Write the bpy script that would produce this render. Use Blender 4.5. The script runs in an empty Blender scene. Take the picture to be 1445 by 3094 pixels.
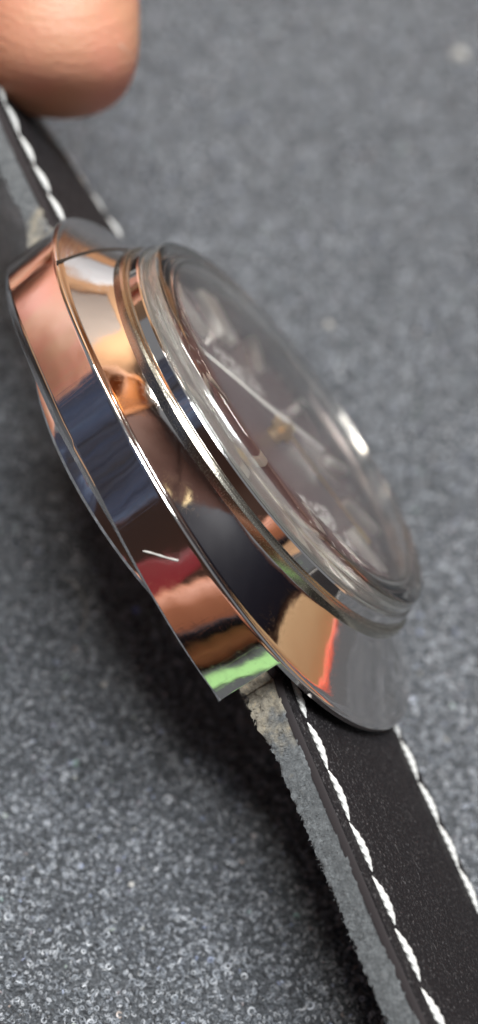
import bpy, bmesh, math, random
import numpy as np
from mathutils import Vector, Matrix, noise
random.seed(7); rng = np.random.default_rng(7)
S = bpy.context.scene
COL = S.collection
S.unit_settings.scale_length = 0.01            # one Blender unit is one centimetre

# ------------------------------------------------------------------ camera
# watch pose relative to the camera (columns: towards 6 o'clock, towards 3 o'clock, dial normal)
WR = Matrix(((0.42143268, 0.45990837, 0.78158735), (-0.8204769, -0.17374423, 0.54463805), (0.38627989, -0.87080264, 0.3041227)))
WT = Vector((0.25480827, 0.58349837, -9.20830098))
UP = Vector((0.15, 0.66, 0.736)).normalized()   # world up seen from the camera
CAM_H = 8.45
fw = Vector((0, 0, -1)); Yc = (fw - UP * fw.dot(UP)).normalized(); Xc = Yc.cross(UP)
M3 = Matrix((Xc, Yc, UP))                       # camera axes -> world axes
off = M3 @ WT
CAM = Vector((-off.x, -off.y, CAM_H))
CM = Matrix.Translation(CAM) @ M3.to_4x4()
WM = CM @ (Matrix.Translation(WT) @ WR.to_4x4())   # watch frame -> world
cd = bpy.data.cameras.new('camera'); cam = bpy.data.objects.new('camera', cd); COL.objects.link(cam)
cam.matrix_world = CM
cd.sensor_fit = 'VERTICAL'; cd.sensor_height = 24; cd.lens = 27.59
cd.clip_start = 0.05; cd.clip_end = 2000
cd.dof.use_dof = True; cd.dof.focus_distance = 7.7; cd.dof.aperture_fstop = 0.128
S.camera = cam

# ------------------------------------------------------------------ light and exposure
W = bpy.data.worlds.new('World'); S.world = W; W.use_nodes = True
W.node_tree.nodes['Background'].inputs[0].default_value = (0.62, 0.64, 0.68, 1)
W.node_tree.nodes['Background'].inputs[1].default_value = 0.38
def area(name, loc, target, size, energy, color=(1, 1, 1)):
    l = bpy.data.lights.new(name, 'AREA'); l.shape = 'RECTANGLE'; l.size, l.size_y = size; l.energy = energy; l.color = color
    o = bpy.data.objects.new(name, l); COL.objects.link(o); o.location = loc
    o.rotation_euler = (Vector(target) - Vector(loc)).to_track_quat('-Z', 'Y').to_euler()
    return o
area('window_light', (8, -8, 62), (0, 0, 0), (34, 22), 71000, (0.95, 0.98, 1.0))
area('overhead_light', (0, 34, 76), (0, 60, 22), (30, 8), 42000, (1.0, 0.95, 0.86))  # added to brighten the tan wall that the case mirrors
area('overhead_light', (-14, -16, 80), (0, 0, 0), (12, 6), 16000, (1.0, 0.96, 0.88))
S.view_settings.view_transform = 'Standard'; S.view_settings.look = 'None'
S.view_settings.exposure = 0.0; S.view_settings.gamma = 1.0
S.cycles.use_denoising = True
S.cycles.max_bounces = 14; S.cycles.transmission_bounces = 12; S.cycles.glossy_bounces = 8
S.cycles.sample_clamp_indirect = 0
S.cycles.blur_glossy = 0.6

# ------------------------------------------------------------------ helpers
def mat(name, base=(0.5, 0.5, 0.5), rough=0.5, metal=0.0, **kw):
    m = bpy.data.materials.new(name); m.use_nodes = True
    b = m.node_tree.nodes['Principled BSDF']
    b.inputs['Base Color'].default_value = (*base, 1); b.inputs['Roughness'].default_value = rough
    b.inputs['Metallic'].default_value = metal
    for k, v in kw.items(): b.inputs[k.replace('_', ' ')].default_value = v
    return m
def nd(m, typ, **kw):
    n = m.node_tree.nodes.new(typ)
    for k, v in kw.items():
        if hasattr(n, k): setattr(n, k, v)
        else: n.inputs[k.replace('_', ' ')].default_value = v
    return n
def ln(m, a, b): m.node_tree.links.new(a, b)
def B(m): return m.node_tree.nodes['Principled BSDF']
def ramp(m, fac, stops):
    r = m.node_tree.nodes.new('ShaderNodeValToRGB'); ln(m, fac, r.inputs[0])
    e = r.color_ramp.elements
    while len(e) < len(stops): e.new(0.5)
    for i, (p, c) in enumerate(stops):
        e[i].position = p; e[i].color = (*c, 1) if len(c) == 3 else c
    return r.outputs[0]
def mapped(m, scale=(1, 1, 1), rot=(0, 0, 0)):
    t = nd(m, 'ShaderNodeTexCoord'); p = m.node_tree.nodes.new('ShaderNodeMapping')
    p.inputs['Scale'].default_value = scale; p.inputs['Rotation'].default_value = rot
    ln(m, t.outputs['Object'], p.inputs[0]); return p.outputs[0]
def tex_noise(m, vec, scale, detail=3, rough=0.5):
    n = nd(m, 'ShaderNodeTexNoise'); n.inputs['Scale'].default_value = scale
    n.inputs['Detail'].default_value = detail; n.inputs['Roughness'].default_value = rough
    ln(m, vec, n.inputs['Vector']); return n
def bump(m, h, strength, dist, prev=None):
    b = nd(m, 'ShaderNodeBump'); b.inputs['Strength'].default_value = strength; b.inputs['Distance'].default_value = dist
    ln(m, h, b.inputs['Height'])
    if prev is not None: ln(m, prev, b.inputs['Normal'])
    return b.outputs[0]
def link(name, me, m=None, parent=None, smooth=True, angle=35, matrix=None):
    o = bpy.data.objects.new(name, me); COL.objects.link(o)
    if m is not None: me.materials.append(m)
    if smooth:
        me.polygons.foreach_set('use_smooth', [True] * len(me.polygons)); me.set_sharp_from_angle(angle=math.radians(angle))
    if parent is not None: o.parent = parent
    elif matrix is not None: o.matrix_world = matrix
    return o
def mesh(name, v, f):
    me = bpy.data.meshes.new(name); me.from_pydata([tuple(p) for p in v], [], f); me.update()
    bm = bmesh.new(); bm.from_mesh(me); bmesh.ops.recalc_face_normals(bm, faces=bm.faces[:]); bm.to_mesh(me); bm.free()
    return me
def empty(name, matrix, label=None, cat=None, group=None, parent=None):
    o = bpy.data.objects.new(name, None); COL.objects.link(o); o.matrix_world = matrix; o.empty_display_size = 0.3
    if parent: o.parent = parent
    return tag(o, label, cat, group)
def tag(o, label=None, cat=None, group=None, kind=None):
    for k, v in (('label', label), ('category', cat), ('group', group), ('kind', kind)):
        if v: o[k] = v
    return o
def lathe_data(prof, n=160, closed=True):
    v, f = [], []
    for r, z in prof:
        for i in range(n):
            a = 2 * math.pi * i / n; v.append((r * math.cos(a), r * math.sin(a), z))
    m = len(prof)
    for j in range(m if closed else m - 1):
        k = (j + 1) % m
        for i in range(n):
            i2 = (i + 1) % n; f.append((j * n + i, j * n + i2, k * n + i2, k * n + i))
    return v, f
def lathe(name, prof, m, parent, n=160, closed=True, **kw):
    return link(name, mesh(name, *lathe_data(prof, n, closed)), m, parent, **kw)
def box_bm(sx, sy, sz, bevel=0.0, seg=2, c=(0, 0, 0)):
    bm = bmesh.new(); bmesh.ops.create_cube(bm, size=1)
    bmesh.ops.scale(bm, vec=(sx, sy, sz), verts=bm.verts[:])
    if bevel: bmesh.ops.bevel(bm, geom=bm.edges[:] , offset=bevel, segments=seg, affect='EDGES', profile=0.5)
    bmesh.ops.translate(bm, vec=c, verts=bm.verts[:]); return bm
def bm_mesh(name, bm):
    me = bpy.data.meshes.new(name); bm.to_mesh(me); bm.free(); return me
def tube_data(path, rad, n=8):
    v, f = [], []; P = [Vector(p) for p in path]; N = len(P)
    ref = Vector((0.123, 0.456, 0.88)).normalized()
    for j, p in enumerate(P):
        t = (P[min(j + 1, N - 1)] - P[max(j - 1, 0)]).normalized(); a = t.cross(ref).normalized(); b = t.cross(a)
        r = rad(j / (N - 1)) if callable(rad) else rad
        for i in range(n):
            w = 2 * math.pi * i / n; v.append(p + (a * math.cos(w) + b * math.sin(w)) * r)
    for j in range(N - 1):
        for i in range(n):
            i2 = (i + 1) % n; f.append((j * n + i, j * n + i2, (j + 1) * n + i2, (j + 1) * n + i))
    f.append(tuple(range(n))[::-1]); f.append(tuple(range((N - 1) * n, N * n)))
    return v, f

# ------------------------------------------------------------------ materials
def metal(name, base, rough=0.06, scratch=1.0, stretch=(3, 3, 14), brushed=0.0):
    m = mat(name, base, rough, 1.0); b = B(m)
    v1 = mapped(m, stretch); n1 = tex_noise(m, v1, 7.0, 4, 0.7)
    r1 = ramp(m, n1.outputs['Fac'], [(0.0, (rough,) * 3), (0.45, (rough,) * 3), (0.7, (rough + 0.06 * scratch,) * 3), (1.0, (rough + 0.18 * scratch,) * 3)])
    ln(m, r1, b.inputs['Roughness'])
    # hairline scratches: thin bands of a stretched noise in two directions
    prev = None
    for rot, sc in (((0.4, 0.9, 0.3), (46, 46, 1.1)), ((1.3, 0.2, 1.1), (42, 1.0, 42)), ((0.1, 1.4, 0.7), (38, 38, 0.8))):
        v2 = mapped(m, sc, rot); n2 = tex_noise(m, v2, 1.0, 2, 0.5)
        h = ramp(m, n2.outputs['Fac'], [(0.0, (0,) * 3), (0.655, (0,) * 3), (0.67, (1,) * 3), (0.685, (0,) * 3)])
        prev = bump(m, h, 0.05 * scratch, 0.0008, prev)
    v3 = mapped(m); n3 = tex_noise(m, v3, 2.3, 2, 0.5); prev = bump(m, n3.outputs['Fac'], 0.27, 0.02, prev)
    v4 = mapped(m); n4 = tex_noise(m, v4, 90, 2, 0.6); prev = bump(m, n4.outputs['Fac'], 0.008 * scratch, 0.0008, prev)
    ln(m, prev, b.inputs['Normal'])
    return m
STEEL = metal('polished_steel', (0.74, 0.71, 0.69), 0.045, 1.0)
def brushed_steel():
    m = mat('brushed_steel', (0.62, 0.59, 0.575), 0.3, 1.0); b = B(m)
    t = nd(m, 'ShaderNodeTexCoord'); sp = nd(m, 'ShaderNodeSeparateXYZ'); ln(m, t.outputs['Object'], sp.inputs[0])
    # concentric brushing about the crystal: noise over the radius and, slowly, the angle
    ln_ = nd(m, 'ShaderNodeVectorMath', operation='LENGTH'); fl = nd(m, 'ShaderNodeCombineXYZ')
    ln(m, sp.outputs[0], fl.inputs[0]); ln(m, sp.outputs[1], fl.inputs[1]); ln(m, fl.outputs[0], ln_.inputs[0])
    cb = nd(m, 'ShaderNodeCombineXYZ'); ln(m, ln_.outputs['Value'], cb.inputs[0])
    at = nd(m, 'ShaderNodeMath', operation='ARCTAN2'); ln(m, sp.outputs[1], at.inputs[0]); ln(m, sp.outputs[0], at.inputs[1])
    mu = nd(m, 'ShaderNodeMath', operation='MULTIPLY'); ln(m, at.outputs[0], mu.inputs[0]); mu.inputs[1].default_value = 0.05
    ln(m, mu.outputs[0], cb.inputs[1])
    n = tex_noise(m, cb.outputs[0], 38, 3, 0.7)
    ln(m, bump(m, n.outputs['Fac'], 0.6, 0.01), b.inputs['Normal'])
    ln(m, ramp(m, n.outputs['Fac'], [(0.3, (0.08,) * 3), (0.7, (0.2,) * 3)]), b.inputs['Roughness'])
    return m
BRUSHED = brushed_steel()
BEZEL = metal('worn_bezel_steel', (0.42, 0.39, 0.33), 0.16, 3.0, (20, 20, 20))
GOLD = metal('gilt_metal', (0.92, 0.74, 0.42), 0.35, 0.6)
SILVER = metal('silvered_metal', (0.88, 0.87, 0.84), 0.42, 0.5)

def crystal_mat():
    m = mat('acrylic_crystal', (0.965, 0.955, 0.93), 0.015, 0.0); b = B(m)
    b.inputs['Transmission Weight'].default_value = 1.0; b.inputs['IOR'].default_value = 1.47
    v = mapped(m, (1, 1, 1)); n = tex_noise(m, v, 14, 4, 0.7)
    ln(m, ramp(m, n.outputs['Fac'], [(0.45, (0.0,) * 3), (0.9, (0.03,) * 3)]), b.inputs['Roughness'])
    v2 = mapped(m, (50, 3, 50), (0.3, 0.5, 0.8)); n2 = tex_noise(m, v2, 1.0, 2, 0.5)
    h = ramp(m, n2.outputs['Fac'], [(0.0, (0,) * 3), (0.69, (0,) * 3), (0.70, (1,) * 3), (0.71, (0,) * 3)])
    ln(m, bump(m, h, 0.06, 0.001), b.inputs['Normal'])
    return m
ACRYL = crystal_mat()
def frosted():                                        # the worn, unpolished wall of the crystal
    m = mat('worn_acrylic_wall', (0.90, 0.90, 0.87), 0.38, 0.0); b = B(m)
    b.inputs['Transmission Weight'].default_value = 0.90; b.inputs['IOR'].default_value = 1.47
    b.inputs['Base Color'].default_value = (0.74, 0.74, 0.68, 1); b.inputs['Coat Weight'].default_value = 0.7; b.inputs['Coat Roughness'].default_value = 0.06
    n = tex_noise(m, mapped(m, (0.6, 0.6, 26)), 1.5, 2, 0.5)
    ln(m, ramp(m, n.outputs['Fac'], [(0.3, (0.13,) * 3), (0.7, (0.22,) * 3)]), b.inputs['Roughness'])
    return m
FROST = frosted()

def dial_mat():
    m = mat('dial_lacquer', (0.11, 0.075, 0.075), 0.42, 0.15); b = B(m)
    v = mapped(m); n = tex_noise(m, v, 60, 3, 0.6)
    ln(m, ramp(m, n.outputs['Fac'], [(0.3, (0.12, 0.068, 0.070)), (0.75, (0.15, 0.085, 0.086))]), b.inputs['Base Color'])
    ln(m, bump(m, n.outputs['Fac'], 0.1, 0.002), b.inputs['Normal'])
    b.inputs['Coat Weight'].default_value = 0.5; b.inputs['Coat Roughness'].default_value = 0.12
    return m
DIAL = dial_mat()
PRINT = mat('dial_print', (0.62, 0.60, 0.60), 0.6)
HANDW = mat('white_hand_paint', (0.88, 0.86, 0.84), 0.4)

def leather():
    m = mat('black_leather', (0.018, 0.016, 0.018), 0.55); b = B(m); b.inputs['Specular IOR Level'].default_value = 0.14
    v = mapped(m); n = tex_noise(m, v, 22, 6, 0.75); n2 = tex_noise(m, v, 48, 4, 0.75)
    c = ramp(m, n2.outputs['Fac'], [(0.0, (0.008, 0.007, 0.008)), (0.55, (0.011, 0.0095, 0.0105)), (0.64, (0.06, 0.057, 0.058)), (0.8, (0.22, 0.21, 0.21))])
    ln(m, c, b.inputs['Base Color'])
    n3 = tex_noise(m, mapped(m, (1.0, 3.0, 1)), 1.6, 3, 0.6); p = bump(m, n3.outputs['Fac'], 0.5, 0.06); p = bump(m, n.outputs['Fac'], 0.6, 0.025, p); p = bump(m, n2.outputs['Fac'], 0.6, 0.008, p)
    ln(m, p, b.inputs['Normal'])
    ln(m, ramp(m, n.outputs['Fac'], [(0.3, (0.42,) * 3), (0.7, (0.66,) * 3)]), b.inputs['Roughness'])
    return m
LEATHER = leather()
def suede():
    m = mat('raw_grey_edge', (0.15, 0.16, 0.165), 0.9); b = B(m)
    v = mapped(m, (1, 1, 1)); n = tex_noise(m, v, 30, 6, 0.85); n2 = tex_noise(m, v, 5, 3, 0.6)
    mx = nd(m, 'ShaderNodeMix', data_type='RGBA')
    c1 = ramp(m, n.outputs['Fac'], [(0.25, (0.02, 0.023, 0.026)), (0.5, (0.085, 0.093, 0.098)), (0.78, (0.27, 0.29, 0.30))])
    # bare tan leather where the dye has rubbed off at the lug end
    sp = nd(m, 'ShaderNodeTexCoord'); s2 = nd(m, 'ShaderNodeSeparateXYZ'); ln(m, sp.outputs['Object'], s2.inputs[0])
    ab = nd(m, 'ShaderNodeMath', operation='ABSOLUTE'); ln(m, s2.outputs[0], ab.inputs[0])
    ad = nd(m, 'ShaderNodeMath', operation='MULTIPLY_ADD'); ln(m, n2.outputs['Fac'], ad.inputs[0]); ad.inputs[1].default_value = -1.6; ln(m, ab.outputs[0], ad.inputs[2])
    k = ramp(m, ad.outputs[0], [(0.0, (1, 1, 1)), (1.3 / 2, (1, 1, 1)), (1.6 / 2, (0, 0, 0))])
    hf = nd(m, 'ShaderNodeMath', operation='MULTIPLY'); ln(m, ad.outputs[0], hf.inputs[0]); hf.inputs[1].default_value = 0.5
    m.node_tree.links.new(hf.outputs[0], k.node.inputs[0])
    c2 = ramp(m, n.outputs['Fac'], [(0.3, (0.10, 0.08, 0.05)), (0.55, (0.30, 0.27, 0.21)), (0.8, (0.62, 0.45, 0.22))])
    ln(m, k, mx.inputs['Factor']); ln(m, c1, mx.inputs['A']); ln(m, c2, mx.inputs['B']); ln(m, mx.outputs['Result'], b.inputs['Base Color'])
    ln(m, bump(m, n.outputs['Fac'], 0.9, 0.02), b.inputs['Normal'])
    b.inputs['Sheen Weight'].default_value = 0.3
    return m
SUEDE = suede()
EDGE = mat('dark_burnished_edge', (0.012, 0.008, 0.009), 0.8)
def thread():
    m = mat('white_waxed_thread', (0.72, 0.72, 0.70), 0.6); b = B(m)
    v = mapped(m, (1, 1, 1)); n = tex_noise(m, v, 70, 3, 0.7)
    ln(m, ramp(m, n.outputs['Fac'], [(0.3, (0.36, 0.36, 0.35)), (0.6, (0.68, 0.68, 0.66))]), b.inputs['Base Color'])
    ln(m, bump(m, n.outputs['Fac'], 0.5, 0.006), b.inputs['Normal']); return m
THREAD = thread()

# ------------------------------------------------------------------ ground cloth
def cloth_mat():
    m = mat('grey_loop_cloth', (0.10, 0.104, 0.11), 0.9); b = B(m)
    v = mapped(m); n = tex_noise(m, v, 34, 3, 0.7)
    ln(m, ramp(m, n.outputs['Fac'], [(0.3, (0.02, 0.022, 0.025)), (0.5, (0.05, 0.054, 0.060)), (0.7, (0.13, 0.138, 0.150))]), b.inputs['Base Color'])
    ln(m, bump(m, n.outputs['Fac'], 1.0, 0.03), b.inputs['Normal'])
    return m
CLOTH = cloth_mat()
def loop_mat():
    m = mat('cloth_loop_fibre', (0.22, 0.225, 0.235), 0.42); b = B(m)
    oi = nd(m, 'ShaderNodeObjectInfo')
    c = ramp(m, oi.outputs['Random'], [(0.0, (0.014, 0.016, 0.020)), (0.5, (0.086, 0.096, 0.110)), (0.8, (0.235, 0.255, 0.285)), (0.96, (0.38, 0.395, 0.42)), (0.985, (0.52, 0.54, 0.57)), (0.992, (0.22, 0.28, 0.46)), (0.996, (0.42, 0.32, 0.28)), (1.0, (0.24, 0.38, 0.35))])
    ln(m, c, b.inputs['Base Color'])
    b.inputs['Sheen Weight'].default_value = 0.25; b.inputs['Specular IOR Level'].default_value = 0.8
    return m
LOOP = loop_mat()
bm = bmesh.new(); bmesh.ops.create_grid(bm, x_segments=2, y_segments=2, size=1)
bmesh.ops.scale(bm, vec=(17, 30, 1), verts=bm.verts[:]); 
r = bmesh.ops.extrude_face_region(bm, geom=bm.faces[:]); bmesh.ops.translate(bm, vec=(0, 0, -0.25), verts=[e for e in r['geom'] if isinstance(e, bmesh.types.BMVert)])
bmesh.ops.recalc_face_normals(bm, faces=bm.faces[:])
cl = link('cloth_ground', bm_mesh('cloth_ground', bm), CLOTH, smooth=False); cl.location = (-0.5, 14, 0)
tag(cl, kind='structure')

# the looped pile of the cloth: tiny rings in the part of the cloth the camera sees
def loops():
    v, f = [], []; R0, r0, N, K = 1.0, 0.34, 9, 4
    for i in range(N):
        a = 2 * math.pi * i / N
        for j in range(K):
            w = 2 * math.pi * j / K + 0.4; rr = R0 + r0 * math.cos(w); v.append((rr * math.cos(a), rr * math.sin(a), r0 * math.sin(w)))
    for i in range(N):
        for j in range(K):
            f.append((i * K + j, ((i + 1) % N) * K + j, ((i + 1) % N) * K + (j + 1) % K, i * K + (j + 1) % K))
    proto = link('fibre_loop', mesh('fibre_loop', v, f), LOOP, smooth=True, angle=80)
    proto_me = proto.data; bpy.data.objects.remove(proto)
    inv = CM.inverted(); pts = []
    # footprint of the frame on the cloth, with a margin
    P = rng.random((2000000, 2)); X = -13 + 30 * P[:, 0]; Y = -9 + 34 * P[:, 1]
    A = np.array(inv)
    cx = A[0, 0] * X + A[0, 1] * Y + A[0, 3]; cy = A[1, 0] * X + A[1, 1] * Y + A[1, 3]; cz = -(A[2, 0] * X + A[2, 1] * Y + A[2, 3])
    ok = (cz > 1) & (np.abs(cx / cz) < 0.62) & (np.abs(cy / cz) < 0.435 * 1.12 + 0.03)
    keep = rng.random(len(X)) < np.clip((11.5 / cz) ** 2, 0, 1)
    ok &= keep
    X, Y, cz = X[ok], Y[ok], cz[ok]; n = len(X)
    Z = 0.004 + 0.012 * rng.random(n)
    co = np.stack([X, Y, Z], 1).astype(np.float32)
    me = bpy.data.meshes.new('cloth_pile'); me.vertices.add(n); me.vertices.foreach_set('co', co.ravel())
    tilt = np.clip(np.abs(rng.normal(0.9, 0.5, n)), 0, 1.55); az = rng.random(n) * 2 * math.pi
    rot = np.stack([tilt, 0 * tilt, az], 1).astype(np.float32)
    a = me.attributes.new('rot', 'FLOAT_VECTOR', 'POINT'); a.data.foreach_set('vector', rot.ravel())
    sc = (0.0112 * np.exp(rng.normal(0, 0.30, n)) * np.clip(cz / 11.5, 1, 2)).astype(np.float32)
    a = me.attributes.new('size', 'FLOAT', 'POINT'); a.data.foreach_set('value', sc)
    me.update(); o = bpy.data.objects.new('cloth_pile', me); COL.objects.link(o)
    tag(o, 'tiny grey loops of pile covering the soft cloth under the watch', 'cloth pile', kind='stuff')
    me.materials.append(LOOP)
    src = bpy.data.objects.new('fibre_loop', proto_me)   # not linked to the scene: only the node tree uses it
    ng = bpy.data.node_groups.new('pile', 'GeometryNodeTree')
    ng.interface.new_socket('Geometry', in_out='INPUT', socket_type='NodeSocketGeometry'); ng.interface.new_socket('Geometry', in_out='OUTPUT', socket_type='NodeSocketGeometry')
    gi = ng.nodes.new('NodeGroupInput'); go = ng.nodes.new('NodeGroupOutput'); ip = ng.nodes.new('GeometryNodeInstanceOnPoints')
    ob = ng.nodes.new('GeometryNodeObjectInfo'); ob.inputs['Object'].default_value = src
    ra = ng.nodes.new('GeometryNodeInputNamedAttribute'); ra.data_type = 'FLOAT_VECTOR'; ra.inputs['Name'].default_value = 'rot'
    sa = ng.nodes.new('GeometryNodeInputNamedAttribute'); sa.data_type = 'FLOAT'; sa.inputs['Name'].default_value = 'size'
    er = ng.nodes.new('FunctionNodeEulerToRotation')
    L = ng.links.new
    L(gi.outputs[0], ip.inputs['Points']); L(ob.outputs['Geometry'], ip.inputs['Instance']); L(ra.outputs['Attribute'], er.inputs[0]); L(er.outputs[0], ip.inputs['Rotation'])
    L(sa.outputs['Attribute'], ip.inputs['Scale']); L(ip.outputs[0], go.inputs[0])
    md = o.modifiers.new('pile', 'NODES'); md.node_group = ng
    print('loops', n)
loops()

# ------------------------------------------------------------------ the watch
watch = empty('wristwatch', WM, 'polished vintage wristwatch lying tilted on grey cloth with domed clear crystal', 'wristwatch')
a_, b_, n_ = 2.38, 2.06, 2.05
def ro(t): c, s = abs(math.cos(t)), abs(math.sin(t)); return 1 / ((c / a_) ** n_ + (s / b_) ** n_) ** (1 / n_)
def z_edge(r): return -0.12 - 0.3 * (r - 1.75)
def z_bot(x): return -0.575 - (0.062 if x < 0 else 0.058) * x * x
def bev(x): return float(np.interp(x, [-1.9, 0, 0.8, 1.93], [1, 0.95, 0.5, 0.4]))
XE = 1.93                                            # the lugs end here, between them only the hood goes on
def outline(n=360):
    th = [2 * math.pi * i / n for i in range(n)]
    # crowd two samples at the lug ends so the band stops sharply
    te = [t for t in th]
    lo, hi = 0.1, 1.2
    for _ in range(50):
        md = (lo + hi) / 2
        if ro(md) * math.cos(md) > XE: lo = md
        else: hi = md
    for q in (lo, math.pi - lo, math.pi + lo, 2 * math.pi - lo): te += [q - 0.002, q + 0.002]
    return sorted(te), lo
TH, TL = outline()
def is_side(t): return abs(ro(t) * math.cos(t)) < XE
def cap():
    v, f = [], []; rings = []; NR = 20
    NT = len(TH)
    for j in range(NR + 1):
        u = j / NR; row = []
        for t in TH:
            R1 = ro(t) - 0.046; z1 = z_edge(ro(t)); r = 1.76 + (R1 - 1.76) * u
            p = 0.82; z = 0.0 + (z1 - 0.0) * u ** p
            x, y = r * math.cos(t), r * math.sin(t)
            row.append((x, y, z))
        rings.append(row)
    for k in (1, 2, 3, 4, 5):                          # rounded rim
        a = k * math.pi / 10; row = []
        for t in TH:
            R0 = ro(t); z1 = z_edge(R0); r = R0 - 0.046 + 0.046 * math.sin(a); z = z1 - 0.026 * (1 - math.cos(a))
            row.append((r * math.cos(t), r * math.sin(t), z))
        rings.append(row)
    for off_ in (0.008, None):                         # holding rings keep the band's shading flat
        row = []
        for t in TH:
            R0 = ro(t); x, y = R0 * math.cos(t), R0 * math.sin(t); zt = z_edge(R0) - 0.026; zf = z_bot(x) if is_side(t) else z_edge(R0) - 0.055
            row.append((x, y, zt + (zf - zt) * (0.04 if off_ else 0.96)))
        rings.append(row)
    row = []                                           # foot of the band or of the thin hood
    for t in TH:
        R0 = ro(t); x, y = R0 * math.cos(t), R0 * math.sin(t); row.append((x, y, z_bot(x) if is_side(t) else z_edge(R0) - 0.055))
    rings.append(row)
    row = []                                           # small chamfer that catches the light
    for t in TH:
        R0 = ro(t) - 0.013; x, y = R0 * math.cos(t), R0 * math.sin(t); row.append((x, y, z_bot(x) - 0.010 if is_side(t) else z_edge(R0) - 0.06))
    rings.append(row)
    row = []
    for t in TH:
        R0 = ro(t) - 0.03; x, y = R0 * math.cos(t), R0 * math.sin(t); row.append((x, y, z_bot(x) - 0.020 if is_side(t) else z_edge(R0) - 0.062))
    rings.append(row)
    row = []                                           # underside runs back to the mid case
    for t in TH:
        row.append((1.62 * math.cos(t), 1.62 * math.sin(t), -0.36 if not is_side(t) else -0.40))
    rings.append(row)
    row = [(1.62 * math.cos(t), 1.62 * math.sin(t), -0.02) for t in TH]; rings.append(row)
    for rw in rings: v += rw
    m = len(rings)
    for j in range(m):
        k = (j + 1) % m
        for i in range(NT):
            i2 = (i + 1) % NT; f.append((j * NT + i, j * NT + i2, k * NT + i2, k * NT + i))
    me = mesh('case', v, f)
    me.materials.append(STEEL); me.materials.append(BRUSHED)
    for p in me.polygons:                              # brushed faces at the 6 and 12 o'clock ends of the hood
        c = p.center
        xc = 1.72 - 0.17 * c.y * c.y
        if p.index < (NR + 1) * NT and c.x < -xc: p.material_index = 1
    return me
case = link('case', cap(), None, watch, angle=32)
sm = []
for i in range(33):
    y = -1.80 + 3.6 * i / 32; x = -(1.735 - 0.17 * y * y); t = math.atan2(y, x); r = math.hypot(x, y); R1 = ro(t) - 0.046; u = max(0.0, min(1.0, (r - 1.76) / (R1 - 1.76)))
    if r > 1.78: sm.append((x, y, z_edge(ro(t)) * u ** 0.82 + 0.001))
for part_ in ([p for p in sm if p[1] < 0], [p for p in sm if p[1] > 0]):
    v, f = tube_data(part_, 0.011, 8); link('hood_seam', mesh('hood_seam', v, f), mat('seam_dark', (0.02, 0.014, 0.01), 0.6), watch)  # dark tube laid on the metal stands in for the shaded hood gap
# mid case with lugs, bevelled underside
def mid_case():
    pts = []
    NS = 60; side = []
    for i in range(NS + 1):
        x = -XE + 2 * XE * i / NS
        # near curve y<0
        y = -b_ * (1 - (abs(x) / a_) ** n_) ** (1 / n_); side.append((x, y))
    near = side; far = [(x, -y) for x, y in side[::-1]]
    poly = near + [(XE, -1.0), (1.66, -1.0), (1.66, 1.0), (XE, 1.0)] + far + [(-XE, 1.0), (-1.66, 1.0), (-1.66, -1.0), (-XE, -1.0)]
    def inset(p, d):
        x, y = p; L = math.hypot(x / a_ ** 2, y / b_ ** 2)
        nx, ny = (x / a_ ** 2) / L, (y / b_ ** 2) / L
        if abs(x) < XE + 1e-6 and abs(y) > 1.01: return (x - (nx * d if abs(x) < XE - 1e-6 else 0), y - ny * d)
        return p
    lv = [(0.004, lambda x: -0.30), (0.004, lambda x: z_bot(x) + 0.002), (0.02, lambda x: z_bot(x) - 0.05 * bev(x)), (0.075, lambda x: z_bot(x) - 0.115 * bev(x)), (0.20, lambda x: z_bot(x) - 0.135 * bev(x))]
    v, f = [], []
    for d, zf in lv:
        for p in poly:
            q = inset(p, d); v.append((q[0], q[1], zf(q[0])))
    n = len(poly)
    for j in range(len(lv) - 1):
        for i in range(n):
            i2 = (i + 1) % n; f.append((j * n + i, j * n + i2, (j + 1) * n + i2, (j + 1) * n + i))
    top = list(range(n)); bot = list(range((len(lv) - 1) * n, len(lv) * n)); f.append(tuple(top)); f.append(tuple(bot[::-1]))
    me = mesh('lug_block', v, f)
    return me
lug = link('lug_block', mid_case(), STEEL, watch, angle=25)
lathe('case_back', [(1.2, -0.60), (1.70, -0.60), (1.75, -0.76), (1.755, -0.85), (1.72, -0.885), (1.50, -0.905), (1.42, -0.95), (0.0001, -0.96), (0.0001, -0.60)], STEEL, watch, closed=False, angle=25)
# bezel ring, crystal
lathe('bezel', [(1.70, -0.06), (1.80, -0.06), (1.802, -0.012), (1.80, 0.016), (1.788, 0.034), (1.772, 0.040), (1.764, 0.030), (1.758, 0.042), (1.745, 0.050), (1.733, 0.046), (1.70, 0.02)], BEZEL, watch, n=220, angle=28)
def arc(cx, cz, r, a0, a1, k): return [(cx + r * math.cos(math.radians(a0 + (a1 - a0) * i / k)), cz + r * math.sin(math.radians(a0 + (a1 - a0) * i / k))) for i in range(k + 1)]
outer = [(1.708, 0.0), (1.708, 0.125)] + arc(1.698, 0.125, 0.010, 0, 90, 3) + [(1.694, 0.14), (1.690, 0.19)] + arc(1.616, 0.198, 0.074, 4, 78, 9)
outer += [(1.5, 0.286), (1.2, 0.311), (0.9, 0.330), (0.6, 0.343), (0.3, 0.350), (0.0005, 0.352)]
inner = [(0.0005, 0.264), (0.3, 0.262), (0.6, 0.255), (0.9, 0.243), (1.2, 0.226), (1.40, 0.207)] + arc(1.438, 0.125, 0.078, 82, 0, 8) + [(1.530, 0.08), (1.555, 0.0)]
v, f = lathe_data(outer + inner, 200, True)
cme = mesh('crystal', v, f); cme.materials.append(ACRYL); cme.materials.append(FROST)
for p in cme.polygons:
    rr = math.hypot(p.center.x, p.center.y)
    if rr > 1.64 and 0.12 < p.center.z < 0.252: p.material_index = 1
crystal = link('crystal', cme, None, watch, angle=50)
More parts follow.
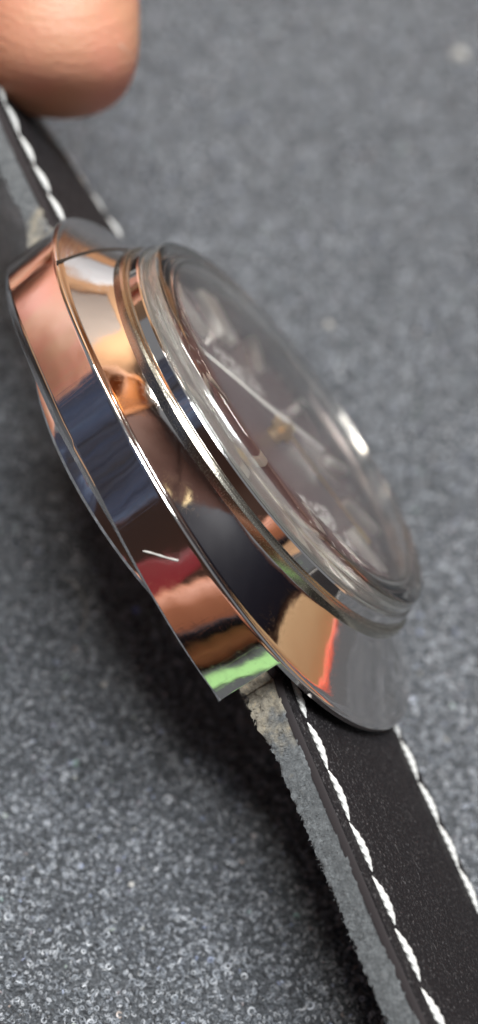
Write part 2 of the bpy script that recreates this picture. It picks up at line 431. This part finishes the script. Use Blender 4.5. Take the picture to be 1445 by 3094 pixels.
lathe('inner_bezel', [(1.728, 0.0), (1.742, 0.03), (1.735, 0.118), (1.728, 0.128), (1.716, 0.131), (1.716, 0.0)], STEEL, watch, n=220, angle=28)
lathe('tension_ring', [(1.535, -0.03), (1.535, 0.085), (1.50, 0.085), (1.485, 0.06), (1.485, -0.03)], mat('dark_rehaut', (0.16, 0.13, 0.12), 0.35, 0.8), watch, angle=30)
lathe('dial', [(0.0005, -0.02), (1.0, -0.021), (1.40, -0.024), (1.54, -0.028), (1.54, -0.06), (0.0005, -0.06)], DIAL, watch, n=160, closed=False)
# markers, minute ticks, hands
def baton(L, w, h):
    bm = box_bm(L, w, h, 0.012, 2); return bm_mesh('hour_marker', bm)
bat = baton(0.42, 0.085, 0.06); bat.materials.append(SILVER); bat.polygons.foreach_set('use_smooth', [True] * len(bat.polygons)); bat.set_sharp_from_angle(angle=0.6)
tick = bm_mesh('minute_tick', box_bm(0.09, 0.014, 0.004)); tick.materials.append(PRINT)
dial = [o for o in watch.children if o.name == 'dial'][0]
for k in range(60):
    a = math.radians(6 * k); 
    if k % 5 == 0:
        offs = (-0.075, 0.075) if k == 30 else (0,)
        for d in offs:
            o = bpy.data.objects.new('hour_marker', bat); COL.objects.link(o); o.parent = dial
            o.location = (1.17 * math.cos(a) - d * math.sin(a), 1.17 * math.sin(a) + d * math.cos(a), 0.002); o.rotation_euler = (0, 0, a)
            if k == 30: o.scale = (1.15, 1.6, 2.2)
            elif k in (25, 35, 5, 10): o.scale = (1.1, 1.15, 1.6)
    else:
        o = bpy.data.objects.new('minute_tick', tick); COL.objects.link(o); o.parent = dial
        o.location = (1.42 * math.cos(a), 1.42 * math.sin(a), -0.020); o.rotation_euler = (0, 0, a)
# faint worn print on the dial: illegible from here, only flecks of paint
bm = bmesh.new()
for cx, cy, sx, sy, n in ((-0.66, 0.02, 0.13, 0.34, 90), (0.74, 0.0, 0.12, 0.30, 80), (1.0, 0.32, 0.05, 0.08, 16)):
    for _ in range(n):
        x = cx + random.uniform(-sx, sx); y = cy + random.uniform(-sy, sy); w = random.uniform(0.008, 0.03)
        q = bmesh.ops.create_icosphere(bm, subdivisions=1, radius=w)['verts']
        bmesh.ops.scale(bm, vec=(1, 1.2, 0.25), verts=q); bmesh.ops.translate(bm, vec=(x, y, -0.020), verts=q)
pr = link('worn_print', bm_mesh('worn_print', bm), PRINT, dial); pr['kind'] = 'stuff'
def hand(name, ang, L, tail, w0, w1, z, m, th=0.012, tip=0.3):
    bm = bmesh.new(); A = math.radians(ang)
    pr_ = [(-tail, w0 * 0.5), (0, w0), (L * (1 - tip), w1), (L, w1 * 0.15)]
    top, bot = [], []
    vs = []
    for x, w in pr_: vs.append([bm.verts.new((x, -w, z)), bm.verts.new((x, 0, z + th)), bm.verts.new((x, w, z)), bm.verts.new((x, 0, z - th * 0.5))])
    for i in range(len(vs) - 1):
        for j in range(4): bm.faces.new((vs[i][j], vs[i + 1][j], vs[i + 1][(j + 1) % 4], vs[i][(j + 1) % 4]))
    bm.faces.new(vs[0]); bm.faces.new(vs[-1][::-1])
    bmesh.ops.rotate(bm, verts=bm.verts[:], cent=(0, 0, 0), matrix=Matrix.Rotation(A, 3, 'Z'))
    bmesh.ops.recalc_face_normals(bm, faces=bm.faces[:])
    return link(name, bm_mesh(name, bm), m, watch, smooth=False)
hand('hour_hand', 62, 0.78, 0.10, 0.035, 0.045, 0.055, SILVER)
hand('minute_hand', 28, 1.12, 0.12, 0.03, 0.035, 0.085, GOLD)
hand('seconds_hand', -104, 1.30, 0.50, 0.027, 0.022, 0.130, HANDW, th=0.018, tip=0.2)
lathe('hand_hub', [(0.0005, -0.02), (0.07, -0.02), (0.07, 0.045), (0.105, 0.048), (0.105, 0.065), (0.06, 0.07), (0.06, 0.078), (0.09, 0.08), (0.09, 0.095), (0.045, 0.10), (0.045, 0.112), (0.065, 0.113), (0.065, 0.135), (0.0005, 0.145)], GOLD, watch, n=32, closed=False, angle=30)

# ------------------------------------------------------------------ strap
def lerp(x, xs, ys): return float(np.interp(x, xs, ys))
def low_top(x): return lerp(x, [1.6, 1.85, 2.1, 2.5, 3, 3.7, 4.2, 4.8, 5.6, 7, 8.6], [-.40, -.42, -.465, -.49, -.52, -.565, -.585, -.57, -.45, -.08, .36])
def up_top(x): return lerp(x, [1.6, 1.85, 2.1, 2.5, 3, 3.5, 4, 4.8, 6, 7.5, 9], [-.40, -.42, -.46, -.49, -.52, -.54, -.555, -.60, -.68, -.8, -.95])
def strap_frame(side, s):
    """point on the strap axis at the top face, and its tilt about the axis; s counts from the dial centre"""
    if side > 0: return Vector((s, 0, low_top(s))), 0.0
    tw = lerp(s, [2.0, 2.4, 3.4, 4.5, 6, 9], [0, -3, -7, -12, -15, -18])
    return Vector((-s, 0, up_top(s))), math.radians(tw)
def sect(side, s, y, z):
    c, tw = strap_frame(side, s); cs, sn = math.cos(tw), math.sin(tw)
    return Vector((c.x, c.y + y * cs - z * sn, c.z + y * sn + z * cs))
def sweep(side, s0, s1, ds, prof, jitter=None, taper=None):
    n = int((s1 - s0) / ds); v, f = [], []; m = len(prof)
    for i in range(n + 1):
        s = s0 + (s1 - s0) * i / n
        for k, (y, z) in enumerate(prof):
            yy, zz = (taper(s, y, z) if taper else (y, z))
            p = sect(side, s, yy, zz)
            if jitter: p = jitter(p, s, k, yy, zz)
            v.append(p)
    for i in range(n):
        for k in range(m):
            k2 = (k + 1) % m; f.append((i * m + k, i * m + k2, (i + 1) * m + k2, (i + 1) * m + k))
    f.append(tuple(range(m))); f.append(tuple(range(n * m, n * m + m))[::-1])
    return v, f
TOPP = [(-0.945, -0.035), (-0.94, -0.012), (-0.92, 0.0), (-0.87, 0.004), (-0.845, -0.008), (-0.82, -0.018), (-0.79, -0.006), (-0.74, 0.012), (-0.55, 0.035), (-0.25, 0.048), (0, 0.052), (0.25, 0.048), (0.55, 0.035), (0.74, 0.012), (0.79, -0.006), (0.82, -0.018), (0.845, -0.008), (0.87, 0.004), (0.92, 0.0), (0.94, -0.012), (0.945, -0.035), (0.94, -0.055), (-0.94, -0.055)]
def lin_prof(nz=9, ny=14):
    p = []
    for i in range(nz + 1): p.append((-0.95, -0.055 - 0.20 * i / nz))
    for i in range(1, ny): p.append((-0.95 + 1.9 * i / ny, -0.262))
    for i in range(nz + 1): p.append((0.95, -0.255 + 0.20 * i / nz))
    for i in range(1, ny): p.append((0.95 - 1.9 * i / ny, -0.055))
    return p
def fuzz(p, s, k, y, z):
    if z < -0.06:
        n = noise.noise(p * 3) * 0.010 + noise.noise(p * 40) * 0.006 + random.uniform(-0.006, 0.006)
        e = max(0.0, 1 - (s - 1.95) / 0.45)                       # the frayed lump over the spring bar
        n += e * (noise.noise(p * 9 + Vector((3, 1, 7))) * 0.05 + noise.noise(p * 22) * 0.03)
        d = Vector((0, math.copysign(1, y), -0.25 if z > -0.25 else -1.0)) if abs(y) > 0.9 else Vector((0, 0, -1))
        p = p + d * n
    return p
def ltaper(s, y, z):
    e = max(0.0, 1 - (s - 1.9) / 0.5)
    if z < -0.06: z = z * (1 + 0.28 * e)
    return y, z
def stitch_mesh():
    v, f = [], []; N, K = 40, 14
    for i in range(N + 1):
        u = i / N; x = (u - 0.5) * 0.335
        r = 0.028 * math.sin(math.pi * min(max(u, 0.02), 0.98)) ** 0.62
        zc = 0.012 * math.sin(math.pi * u) - 0.012
        for j in range(K):
            w = 2 * math.pi * j / K
            lobe = 1 + 0.2 * math.cos(3 * w + u * 34)
            v.append((x, 0.016 * math.sin((u - 0.5) * math.pi) + r * lobe * math.cos(w), zc + 0.85 * r * lobe * math.sin(w)))
    for i in range(N):
        for j in range(K):
            j2 = (j + 1) % K; f.append((i * K + j, i * K + j2, (i + 1) * K + j2, (i + 1) * K + j))
    f.append(tuple(range(K))); f.append(tuple(range(N * K, N * K + K))[::-1])
    me = mesh('stitch', v, f); me.materials.append(THREAD); me.polygons.foreach_set('use_smooth', [True] * len(me.polygons)); return me
ST = stitch_mesh()
def strap(side, s_end):
    v, f = sweep(side, 1.72, s_end, 0.06, TOPP)
    top = link('strap', mesh('strap', v, f), LEATHER, watch, angle=40)
    top['label'] = 'black leather strap half with white stitching, %s' % ('nearer the camera below the case' if side > 0 else 'held at the far end')
    e = [(-0.945, -0.025), (-0.953, -0.04), (-0.953, -0.078), (-0.93, -0.085), (-0.93, -0.030)]
    for sg in (1, -1):
        v, f = sweep(side, 1.74, s_end, 0.06, [(y * sg, z) for y, z in e]); link('burnished_edge', mesh('burnished_edge', v, f), EDGE, top, angle=40)
    v, f = sweep(side, 1.74, s_end - 0.02, 0.022, lin_prof(), fuzz, ltaper)
    lin = link('lining', mesh('lining', v, f), SUEDE, top, angle=80)
    v, f = [], []                                      # loose fibres along the cut edge
    for _ in range(3200):
        s_ = random.uniform(1.78, min(s_end, 6.0)); sg = random.choice((-1, -1, 1)); zz = -random.triangular(0.06, 0.265, 0.25)
        p = sect(side, s_, sg * 0.952, zz * (1 + 0.28 * max(0.0, 1 - (s_ - 1.9) / 0.5))); L = random.uniform(0.006, 0.022) * (1.5 if s_ < 2.4 else 1)
        d = Vector((random.uniform(-1, 1), sg * random.uniform(0.3, 1.0), random.uniform(-1.3, 0.5))).normalized()
        a = d.cross(Vector((0.3, 0.2, 0.9))).normalized() * 0.0028; b = d.cross(a).normalized() * 0.0028; k = len(v)
        v += [p + a, p - a * 0.5 + b, p - a * 0.5 - b, p + d * L]; f += [(k, k + 1, k + 3), (k + 1, k + 2, k + 3), (k + 2, k, k + 3)]
    me_ = bpy.data.meshes.new('edge_fuzz'); me_.from_pydata([tuple(q) for q in v], [], f); me_.update()
    fz = link('edge_fuzz', me_, SUEDE, top, smooth=False); fz['kind'] = 'stuff'
    for y in (-0.82, 0.82):
        s = 2.08 + (0.0 if y < 0 else 0.12)
        while s < s_end - 0.4:
            o = bpy.data.objects.new('stitch', ST); COL.objects.link(o); o.parent = top
            p0, p1 = sect(side, s - 0.1, y, -0.006), sect(side, s + 0.1, y, -0.006)
            c, tw = strap_frame(side, s)
            d = (p1 - p0).normalized(); up = Matrix.Rotation(tw, 3, 'X') @ Vector((0, 0, 1)); yv = up.cross(d).normalized(); zz = d.cross(yv)
            mt = Matrix((d, yv, zz)).transposed() @ Matrix.Rotation(random.uniform(-0.05, 0.09), 3, 'Z') @ Matrix.Rotation(random.uniform(0, 6.28), 3, 'X').lerp(Matrix.Identity(3), 0.85)
            o.matrix_local = Matrix.Translation(sect(side, s, y + random.uniform(-0.006, 0.006), 0.004)) @ mt.to_4x4() @ Matrix.Diagonal((random.uniform(0.93, 1.03), 1, 1, 1))
            s += 0.345
    return top
strap(1, 8.4); strap(-1, 7.6)
# spring bars between the lugs
for sg in (1, -1):
    v, f = tube_data([(sg * 1.83, -1.05, -0.62), (sg * 1.83, 1.05, -0.62)], 0.05, 12); link('spring_bar', mesh('spring_bar', v, f), SILVER, watch)

# ------------------------------------------------------------------ the hand that holds the far strap
def skin():
    m = mat('skin', (0.60, 0.285, 0.20), 0.5); b = B(m)
    v = mapped(m); n = tex_noise(m, v, 1.1, 3, 0.5); n2 = tex_noise(m, v, 22, 3, 0.6)
    ln(m, ramp(m, n.outputs['Fac'], [(0.35, (0.50, 0.255, 0.15)), (0.65, (0.55, 0.215, 0.15))]), b.inputs['Base Color'])
    b.inputs['Subsurface Weight'].default_value = 0.25; b.inputs['Subsurface Scale'].default_value = 0.25
    b.inputs['Subsurface Radius'].default_value = (1.0, 0.35, 0.2)
    n3 = tex_noise(m, mapped(m, (1, 1, 7)), 2.2, 3, 0.6); ln(m, bump(m, n2.outputs['Fac'], 0.4, 0.03, bump(m, n3.outputs['Fac'], 0.25, 0.05)), b.inputs['Normal']); return m
SKIN = skin()
NAIL = mat('fingernail', (0.56, 0.33, 0.24), 0.45)
def hand_mesh():
    J = [((-26, 0.0, 8.5), 2.7), ((-17, 0.8, 6.4), 2.3),                                              # forearm, wrist
         ((-13.0, 4.2, 4.6), 1.7),
         ((-9.7, 6.7, 5.0), 1.05), ((-7.4, 7.6, 5.7), 0.80), ((-5.2, 7.4, 6.0), 0.82), ((-3.45, 5.0, 5.0), 0.74), ((-2.92, 3.55, 3.88), 0.74), ((-2.72, 2.98, 3.36), 0.66),   # forefinger
         ((-10.6, 6.6, 3.5), 1.0), ((-7.3, 7.9, 2.7), 0.80), ((-6.9, 6.0, 1.3), 0.70), ((-8.2, 4.9, 1.1), 0.6),       # middle
         ((-11.1, 5.7, 2.5), 0.95), ((-8.8, 7.3, 1.5), 0.74), ((-8.6, 5.0, 0.95), 0.62), ((-9.8, 4.2, 1.0), 0.55),   # ring
         ((-11.8, 4.4, 2.1), 0.85), ((-10.0, 4.9, 0.9), 0.60), ((-10.4, 3.2, 0.8), 0.52), ((-11.3, 2.8, 0.9), 0.46),    # little
         ((-12.6, -0.5, 6.8), 2.3), ((-8.9, 0.2, 5.5), 1.65), ((-6.4, 1.2, 3.9), 1.02), ((-4.75, 1.65, 2.85), 0.82), ((-4.2, 1.8, 2.6), 0.72)]   # thumb
    E = [(0, 1), (1, 2), (2, 3), (3, 4), (4, 5), (5, 6), (6, 7), (7, 8), (2, 9), (9, 10), (10, 11), (11, 12), (2, 13), (13, 14), (14, 15), (15, 16),
         (2, 17), (17, 18), (18, 19), (19, 20), (1, 21), (21, 22), (22, 23), (23, 24), (24, 25)]
    dn = M3 @ Vector((0.16, -0.72, 0.0))
    J = [((tuple(Vector(p) + dn * k), r)) for (p, r), k in zip(J, [0] * 5 + [0.3, 0.7, 1, 1] + [0] * 20)]
    me = bpy.data.meshes.new('hand'); me.from_pydata([p for p, r in J], E, []); me.update()
    o = bpy.data.objects.new('hand', me); COL.objects.link(o)
    o.modifiers.new('skin', 'SKIN'); sv = me.skin_vertices[0].data
    for i, (p, r) in enumerate(J): sv[i].radius = (r * 1.08, r * 1.08)
    sv[1].use_root = True
    o.modifiers['skin'].branch_smoothing = 0.4
    sb = o.modifiers.new('sub', 'SUBSURF'); sb.levels = sb.render_levels = 3
    dg = bpy.context.evaluated_depsgraph_get(); me2 = bpy.data.meshes.new_from_object(o.evaluated_get(dg))
    o.modifiers.clear(); o.data = me2; me2.materials.clear(); me2.materials.append(SKIN)
    me2.polygons.foreach_set('use_smooth', [True] * len(me2.polygons)); me2.update()
    return o
hd = hand_mesh(); tag(hd, 'bare hand pinching the far strap, its blurred fingertip at the upper left', 'hand')
def nail(c, axis, up, L, w, rad):
    v, f = [], []; axis = Vector(axis).normalized(); up = (Vector(up) - axis * Vector(up).dot(axis)).normalized(); sd = axis.cross(up)
    N = 12
    for lay in (0, 1):
        for i in range(N + 1):
            for j in range(N + 1):
                a = (i / N - 0.5) * 2; b = (j / N - 0.5) * 2
                k = math.sqrt(max(0.0, 1 - 0.25 * a ** 4)); ang = b * w / rad * k
                rr = rad + 0.02 - 0.05 * lay - 0.03 * a * a
                v.append(Vector(c) + axis * a * L / 2 + (up * math.cos(ang) + sd * math.sin(ang)) * rr)
    m = (N + 1) ** 2
    for lay in (0, 1):
        for i in range(N):
            for j in range(N):
                q = [i * (N + 1) + j, i * (N + 1) + j + 1, (i + 1) * (N + 1) + j + 1, (i + 1) * (N + 1) + j]; f.append(tuple(x + lay * m for x in (q if lay else q[::-1])))
    bd = [j for j in range(N + 1)] + [(i) * (N + 1) + N for i in range(1, N + 1)] + [N * (N + 1) + j for j in range(N - 1, -1, -1)] + [i * (N + 1) for i in range(N - 1, 0, -1)]
    for a in range(len(bd)):
        b = (a + 1) % len(bd); f.append((bd[a], bd[b], bd[b] + m, bd[a] + m))
    return v, f
v, f = nail(tuple(Vector((-2.88, 3.45, 3.80)) + M3 @ Vector((0.16, -0.66, 0.0))), (0.34, -0.80, -0.55), (0.80, 0.30, 0.50), 0.70, 0.26, 0.645); link('fingernail', mesh('fingernail', v, f), NAIL, hd, angle=60)
v, f = nail((-5.0, 1.6, 3.0), (0.85, 0.15, -0.4), (-0.2, -0.9, -0.2), 1.2, 0.55, 0.83); link('fingernail', mesh('fingernail', v, f), NAIL, hd, angle=60)

# ------------------------------------------------------------------ lint
LINT = mat('pale_lint', (0.36, 0.35, 0.33), 0.8)
def fibre(name, pts, rad, frame, label, cat):
    P = []; n = 24
    for i in range(n + 1):                            # Catmull-Rom through the points
        u = i / n * (len(pts) - 1); k = min(int(u), len(pts) - 2); t = u - k
        g = lambda q: Vector(pts[max(0, min(len(pts) - 1, q))])
        a, b, c, d = g(k - 1), g(k), g(k + 1), g(k + 2)
        P.append(0.5 * ((2 * b) + (c - a) * t + (2 * a - 5 * b + 4 * c - d) * t * t + (3 * b - a - 3 * c + d) * t ** 3))
    v, f = tube_data([frame @ p for p in P], lambda u: rad * (0.8 + 0.4 * math.sin(u * 9) ** 2), 6)
    return tag(link(name, mesh(name, v, f), LINT, angle=80), label, cat)
def ray(px, py, depth=None, z=None):
    d = (CM.to_3x3() @ Vector(((px - 601.5) / 2961.4, -(py - 1288) / 2961.4, -1)))
    if z is not None: return CAM + d * ((z - CAM.z) / d.z)
    return CAM + d * depth
def side_pt(x, z): return (x, -b_ * (1 - (abs(x) / a_) ** n_) ** (1 / n_) - 0.008, z)
fibre('lint_fibre', [side_pt(1.04, -0.55), side_pt(1.09, -0.50), side_pt(1.14, -0.455), side_pt(1.20, -0.395)], 0.0055, WM, 'short white fibre stuck to the polished side of the case', 'lint')
I4 = Matrix.Identity(4)
fibre('hair', [ray(150, 1448, z=0.03), ray(190, 1470, z=0.05), ray(214, 1520, z=0.05), ray(212, 1570, z=0.04), ray(196, 1592, z=0.03)], 0.0045, I4, 'thin curved grey hair lying on the cloth left of the case', 'hair')
def speck(px, py, r, label, seed, m=LINT):
    bm = bmesh.new(); bmesh.ops.create_icosphere(bm, subdivisions=3, radius=r); rnd = Vector((seed, seed * 2, 1))
    for v in bm.verts: v.co *= 1 + 0.5 * noise.noise(v.co * (1.5 / r) + rnd)
    bmesh.ops.scale(bm, vec=(1, 1, 0.6), verts=bm.verts[:])
    o = link('lint_speck', bm_mesh('lint_speck', bm), m, angle=80); o.location = ray(px, py, z=r * 0.5 + 0.01)
    tag(o, label, 'lint')
BLUE = mat('blue_lint', (0.12, 0.17, 0.45), 0.7)
speck(1157, 138, 0.13, 'pale blurred lint speck on the cloth at the upper right', 1)
speck(828, 818, 0.05, 'small white lint speck on the cloth right of the crystal', 2)
speck(262, 1722, 0.026, 'tiny white lint speck on the cloth at the left below the hair', 3)
speck(342, 1535, 0.024, 'tiny blue lint speck on the cloth beside the case', 4, BLUE)
speck(330, 2225, 0.022, 'tiny white lint speck on the cloth at lower left', 5)

# ------------------------------------------------------------------ room, and made-up props placed for the polished case to mirror
def wood():
    m = mat('tan_wood', (0.42, 0.25, 0.14), 0.45); b = B(m)
    n = tex_noise(m, mapped(m, (0.05, 0.6, 0.6)), 2.0, 5, 0.6)
    ln(m, ramp(m, n.outputs['Fac'], [(0.3, (0.34, 0.19, 0.10)), (0.7, (0.50, 0.31, 0.18))]), b.inputs['Base Color']); return m
def boxobj(name, size, loc, m, bevel=0.3, rotz=0, parent=None):
    o = link(name, bm_mesh(name, box_bm(*size, bevel, 3)), m, parent, angle=50); o.location = loc; o.rotation_euler = (0, 0, rotz); return o
def P(az, el, d, z0=2.6):
    a, e = math.radians(az), math.radians(el); return Vector((d * math.cos(a), d * math.sin(a), z0 + d * math.tan(e)))
DESK = boxobj('desk_top', (150, 150, 3), (0, 20, -1.77), wood(), 0.4); tag(DESK, kind='structure')
WALL = mat('grey_plaster', (0.36, 0.33, 0.31), 0.9)
WALL = mat('tan_plaster', (0.62, 0.37, 0.21), 0.9)
w1 = boxobj('back_wall', (260, 4, 150), (0, 64, 60), WALL, 0.1); tag(w1, kind='structure')
WBR = mat('brown_panelling', (0.13, 0.065, 0.045), 0.5)
w2 = boxobj('front_wall', (260, 4, 150), (0, -120, 60), WBR, 0.1); tag(w2, kind='structure')
# dark red-brown prop, added for the brown mirrored in the case top
DKW = mat('dark_red_wood', (0.065, 0.022, 0.014), 0.75)
cab = empty('prop_cabinet', Matrix.Translation((50, 36, -0.27)), 'tall dark red wooden prop added beyond the desk, mirrored in the case', 'prop_cabinet')
boxobj('carcass', (50, 26, 92), (0, 0, 46), DKW, 0.6, math.radians(-50), cab)
for k in range(2):
    c = Matrix.Rotation(math.radians(-50), 4, 'Z') @ Vector((-12.4 + 24.8 * k, -13.6, 46)); d_ = boxobj('door', (23.6, 1.4, 88), c, DKW, 0.4, math.radians(-50), cab)
    h_ = boxobj('handle', (0.8, 1.6, 8), (9.5 - 19 * k, -1.2, 0), GOLD, 0.3, 0, d_)
# black screen on the right, added to darken the mirrored case top
BLK = mat('black_plastic', (0.006, 0.006, 0.012), 0.5); B(BLK).inputs['Specular IOR Level'].default_value = 0.12
mon = empty('prop_monitor', Matrix.Translation((31, 15, -0.27)) @ Matrix.Rotation(math.radians(-62), 4, 'Z'), 'black screen prop added at the right of the desk, mirrored in the case', 'prop_monitor')
boxobj('screen', (19, 1.4, 24), (0, 0, 21.5), BLK, 0.4, 0, mon); boxobj('neck', (3, 1.2, 8), (0, 1.4, 4.5), BLK, 0.3, 0, mon); boxobj('foot', (12, 8, 0.8), (0, 1.4, 0.4), BLK, 0.3, 0, mon)
# glowing amber shade, added to draw an orange streak in the case
AMB = mat('amber_glass_shade', (0.9, 0.35, 0.06), 0.4); B(AMB).inputs['Emission Color'].default_value = (1.0, 0.30, 0.03, 1); B(AMB).inputs['Emission Strength'].default_value = 1.6
pl = P(65, 40, 30)
lampo = empty('streak_lamp', Matrix.Translation(pl), 'small glowing amber lamp added for a streak in the polished case', 'lamp')
lathe('lamp_shade', [(0.4, 9.5), (0.7, 9.3), (1.1, 5.0), (1.5, 0), (1.4, 0), (1.0, 5.0), (0.6, 9.0), (0.4, 9.2)], AMB, lampo, n=40)
v, f = tube_data([(0, 0, 9.2), (0, 0, 60)], 0.12, 8); link('cord', mesh('cord', v, f), BLK, lampo)
# navy sheet at the left front, added where a dark shirt is mirrored
NAVY = mat('navy_cloth', (0.012, 0.016, 0.035), 0.8)
nn = tex_noise(NAVY, mapped(NAVY, (0.05, 0.05, 0.02)), 1.8, 3, 0.6)
ln(NAVY, ramp(NAVY, nn.outputs['Fac'], [(0.35, (0.006, 0.006, 0.013)), (0.5, (0.022, 0.034, 0.075)), (0.58, (0.055, 0.085, 0.15)), (0.64, (0.10, 0.04, 0.03)), (0.7, (0.012, 0.012, 0.025))]), B(NAVY).inputs['Base Color'])  # blue and brown patches painted to vary the tone mirrored in the band
v, f = [], []; n = 120
for i in range(n + 1):
    az = math.radians(-178 + 47 * i / n); d = 42 + 0.35 * math.sin(i * 0.31) + 0.3 * math.sin(i * 0.83)
    for z in (-0.3, 50):
        v.append((d * math.cos(az), d * math.sin(az), z)); 
for i in range(n + 1):
    az = math.radians(-178 + 47 * i / n); d = 42.4 + 0.35 * math.sin(i * 0.31) + 0.3 * math.sin(i * 0.83)
    for z in (-0.3, 50): v.append((d * math.cos(az), d * math.sin(az), z))
o2 = 2 * (n + 1)
for i in range(n):
    f.append((2 * i, 2 * i + 2, 2 * i + 3, 2 * i + 1)); f.append((o2 + 2 * i, o2 + 2 * i + 1, o2 + 2 * i + 3, o2 + 2 * i + 2))
    f.append((2 * i + 1, 2 * i + 3, o2 + 2 * i + 3, o2 + 2 * i + 1)); f.append((2 * i, o2 + 2 * i, o2 + 2 * i + 2, 2 * i + 2))
f.append((0, 1, o2 + 1, o2)); f.append((2 * n, o2 + 2 * n, o2 + 2 * n + 1, 2 * n + 1))
tag(link('prop_navy_sheet', mesh('prop_navy_sheet', v, f), NAVY, angle=80), 'dark navy sheet added at the front left, mirrored in the case side', 'prop_navy_sheet')
# invented things below the frame, there only to colour the mirrored band
RED = mat('dark_red_card', (0.20, 0.010, 0.022), 0.45); GRN = mat('pale_green_card', (0.24, 0.46, 0.17), 0.7); TERR = mat('terracotta_leather', (0.42, 0.16, 0.085), 0.5)
bx = boxobj('prop_red_box', (3.6, 3.0, 6.6), tuple(P(-112, 0, 18.5)[:2]) + (3.3,), RED, 0.15, math.radians(-20)); tag(bx, 'dark red box added at the front left, mirrored in the case side', 'box')  # added to put a red patch into the mirrored band
prop_pouch = empty('prop_pouch', Matrix.Translation((-1.6, -14.2, 0.03)) @ Matrix.Rotation(math.radians(-6), 4, 'Z'), 'added terracotta prop with a black band, mirrored in the case side', 'prop_pouch')  # added for the brown tone and black line mirrored in the band
boxobj('pouch_body', (9.5, 5.0, 4.2), (0, 0, 2.1), TERR, 0.9, 0, prop_pouch)
boxobj('pouch_strap', (9.8, 0.5, 0.7), (0, 2.6, 2.0), BLK, 0.15, 0, prop_pouch)
cardo = boxobj('prop_green_card', (4.2, 1.9, 0.06), (2.0, -9.35, 0.05), GRN, 0.02, math.radians(14)); tag(cardo, 'pale green card added on the cloth before the watch for its reflection', 'card')  # added for the green mirrored at the lower end of the band

WHT = mat('white_board', (0.82, 0.82, 0.84), 0.6)
o = boxobj('prop_white_block', (7.0, 5.0, 9.5), tuple(P(98.5, 0, 38)[:2]) + (9.2,), WHT, 0.5); tag(o, 'white block added beyond the cloth, mirrored at the top of the case', 'prop_tin')  # added block, mirrored as the white window spot near the bezel
o = boxobj('prop_grey_panel', (30, 0.8, 25), (10, 61.2, 40), mat('grey_felt', (0.36, 0.31, 0.28), 0.9), 0.2); tag(o, 'grey panel added on the tan wall, mirrored in the case', 'prop_board')  # panel added to give the case top its grey mirrored area
CARD = mat('cardboard', (0.55, 0.36, 0.19), 0.8)
o = boxobj('prop_carton', (12, 5, 6.4), tuple(P(24, 0, 25)[:2]) + (2.95,), CARD, 0.15, math.radians(-62)); tag(o, 'low cardboard box added beyond the cloth, mirrored at the lower end of the case', 'box')  # added to mirror tan at the lower end of the case
o = boxobj('prop_paper', (5.5, 4.5, 0.05), tuple(P(25, 0, 18.2)[:2]) + (-0.24,), WHT, 0.01, math.radians(-60)); tag(o, 'sheet of white paper added right of the cloth for its reflection', 'paper')  # added as a pale mirrored patch beside the hood
v, f = tube_data([tuple(P(12, 0, 19.8)[:2]) + (0.1,), tuple(P(36, 0, 20.5)[:2]) + (0.1,)], 0.36, 8); tag(link('prop_pencil', mesh('prop_pencil', v, f), mat('red_lacquer', (0.85, 0.12, 0.05), 0.35), angle=30), 'orange red rod added right of the cloth for its reflection', 'prop_pencil')  # added to draw the thin orange-pink line mirrored beside the hood

bc = empty('prop_bookcase', Matrix.Translation(tuple(P(69.5, 0, 52)[:2]) + (-0.27,)) @ Matrix.Rotation(math.radians(-20), 4, 'Z'), 'tall orange brown shelf prop added before the tan wall, mirrored in the case', 'prop_bookcase')  # added to deepen the orange brown mirrored near the bezel
OBW = mat('orange_brown_wood', (0.34, 0.13, 0.04), 0.5)
boxobj('back_panel', (11, 1, 84), (0, 3.4, 42), OBW, 0.2, 0, bc)
for sx in (-6, 6): boxobj('side_panel', (1, 8, 84), (sx, 0, 42), OBW, 0.2, 0, bc)
for k in range(5): boxobj('shelf', (10.9, 6, 0.9), (0, 0, 4 + 19 * k), OBW, 0.15, 0, bc)
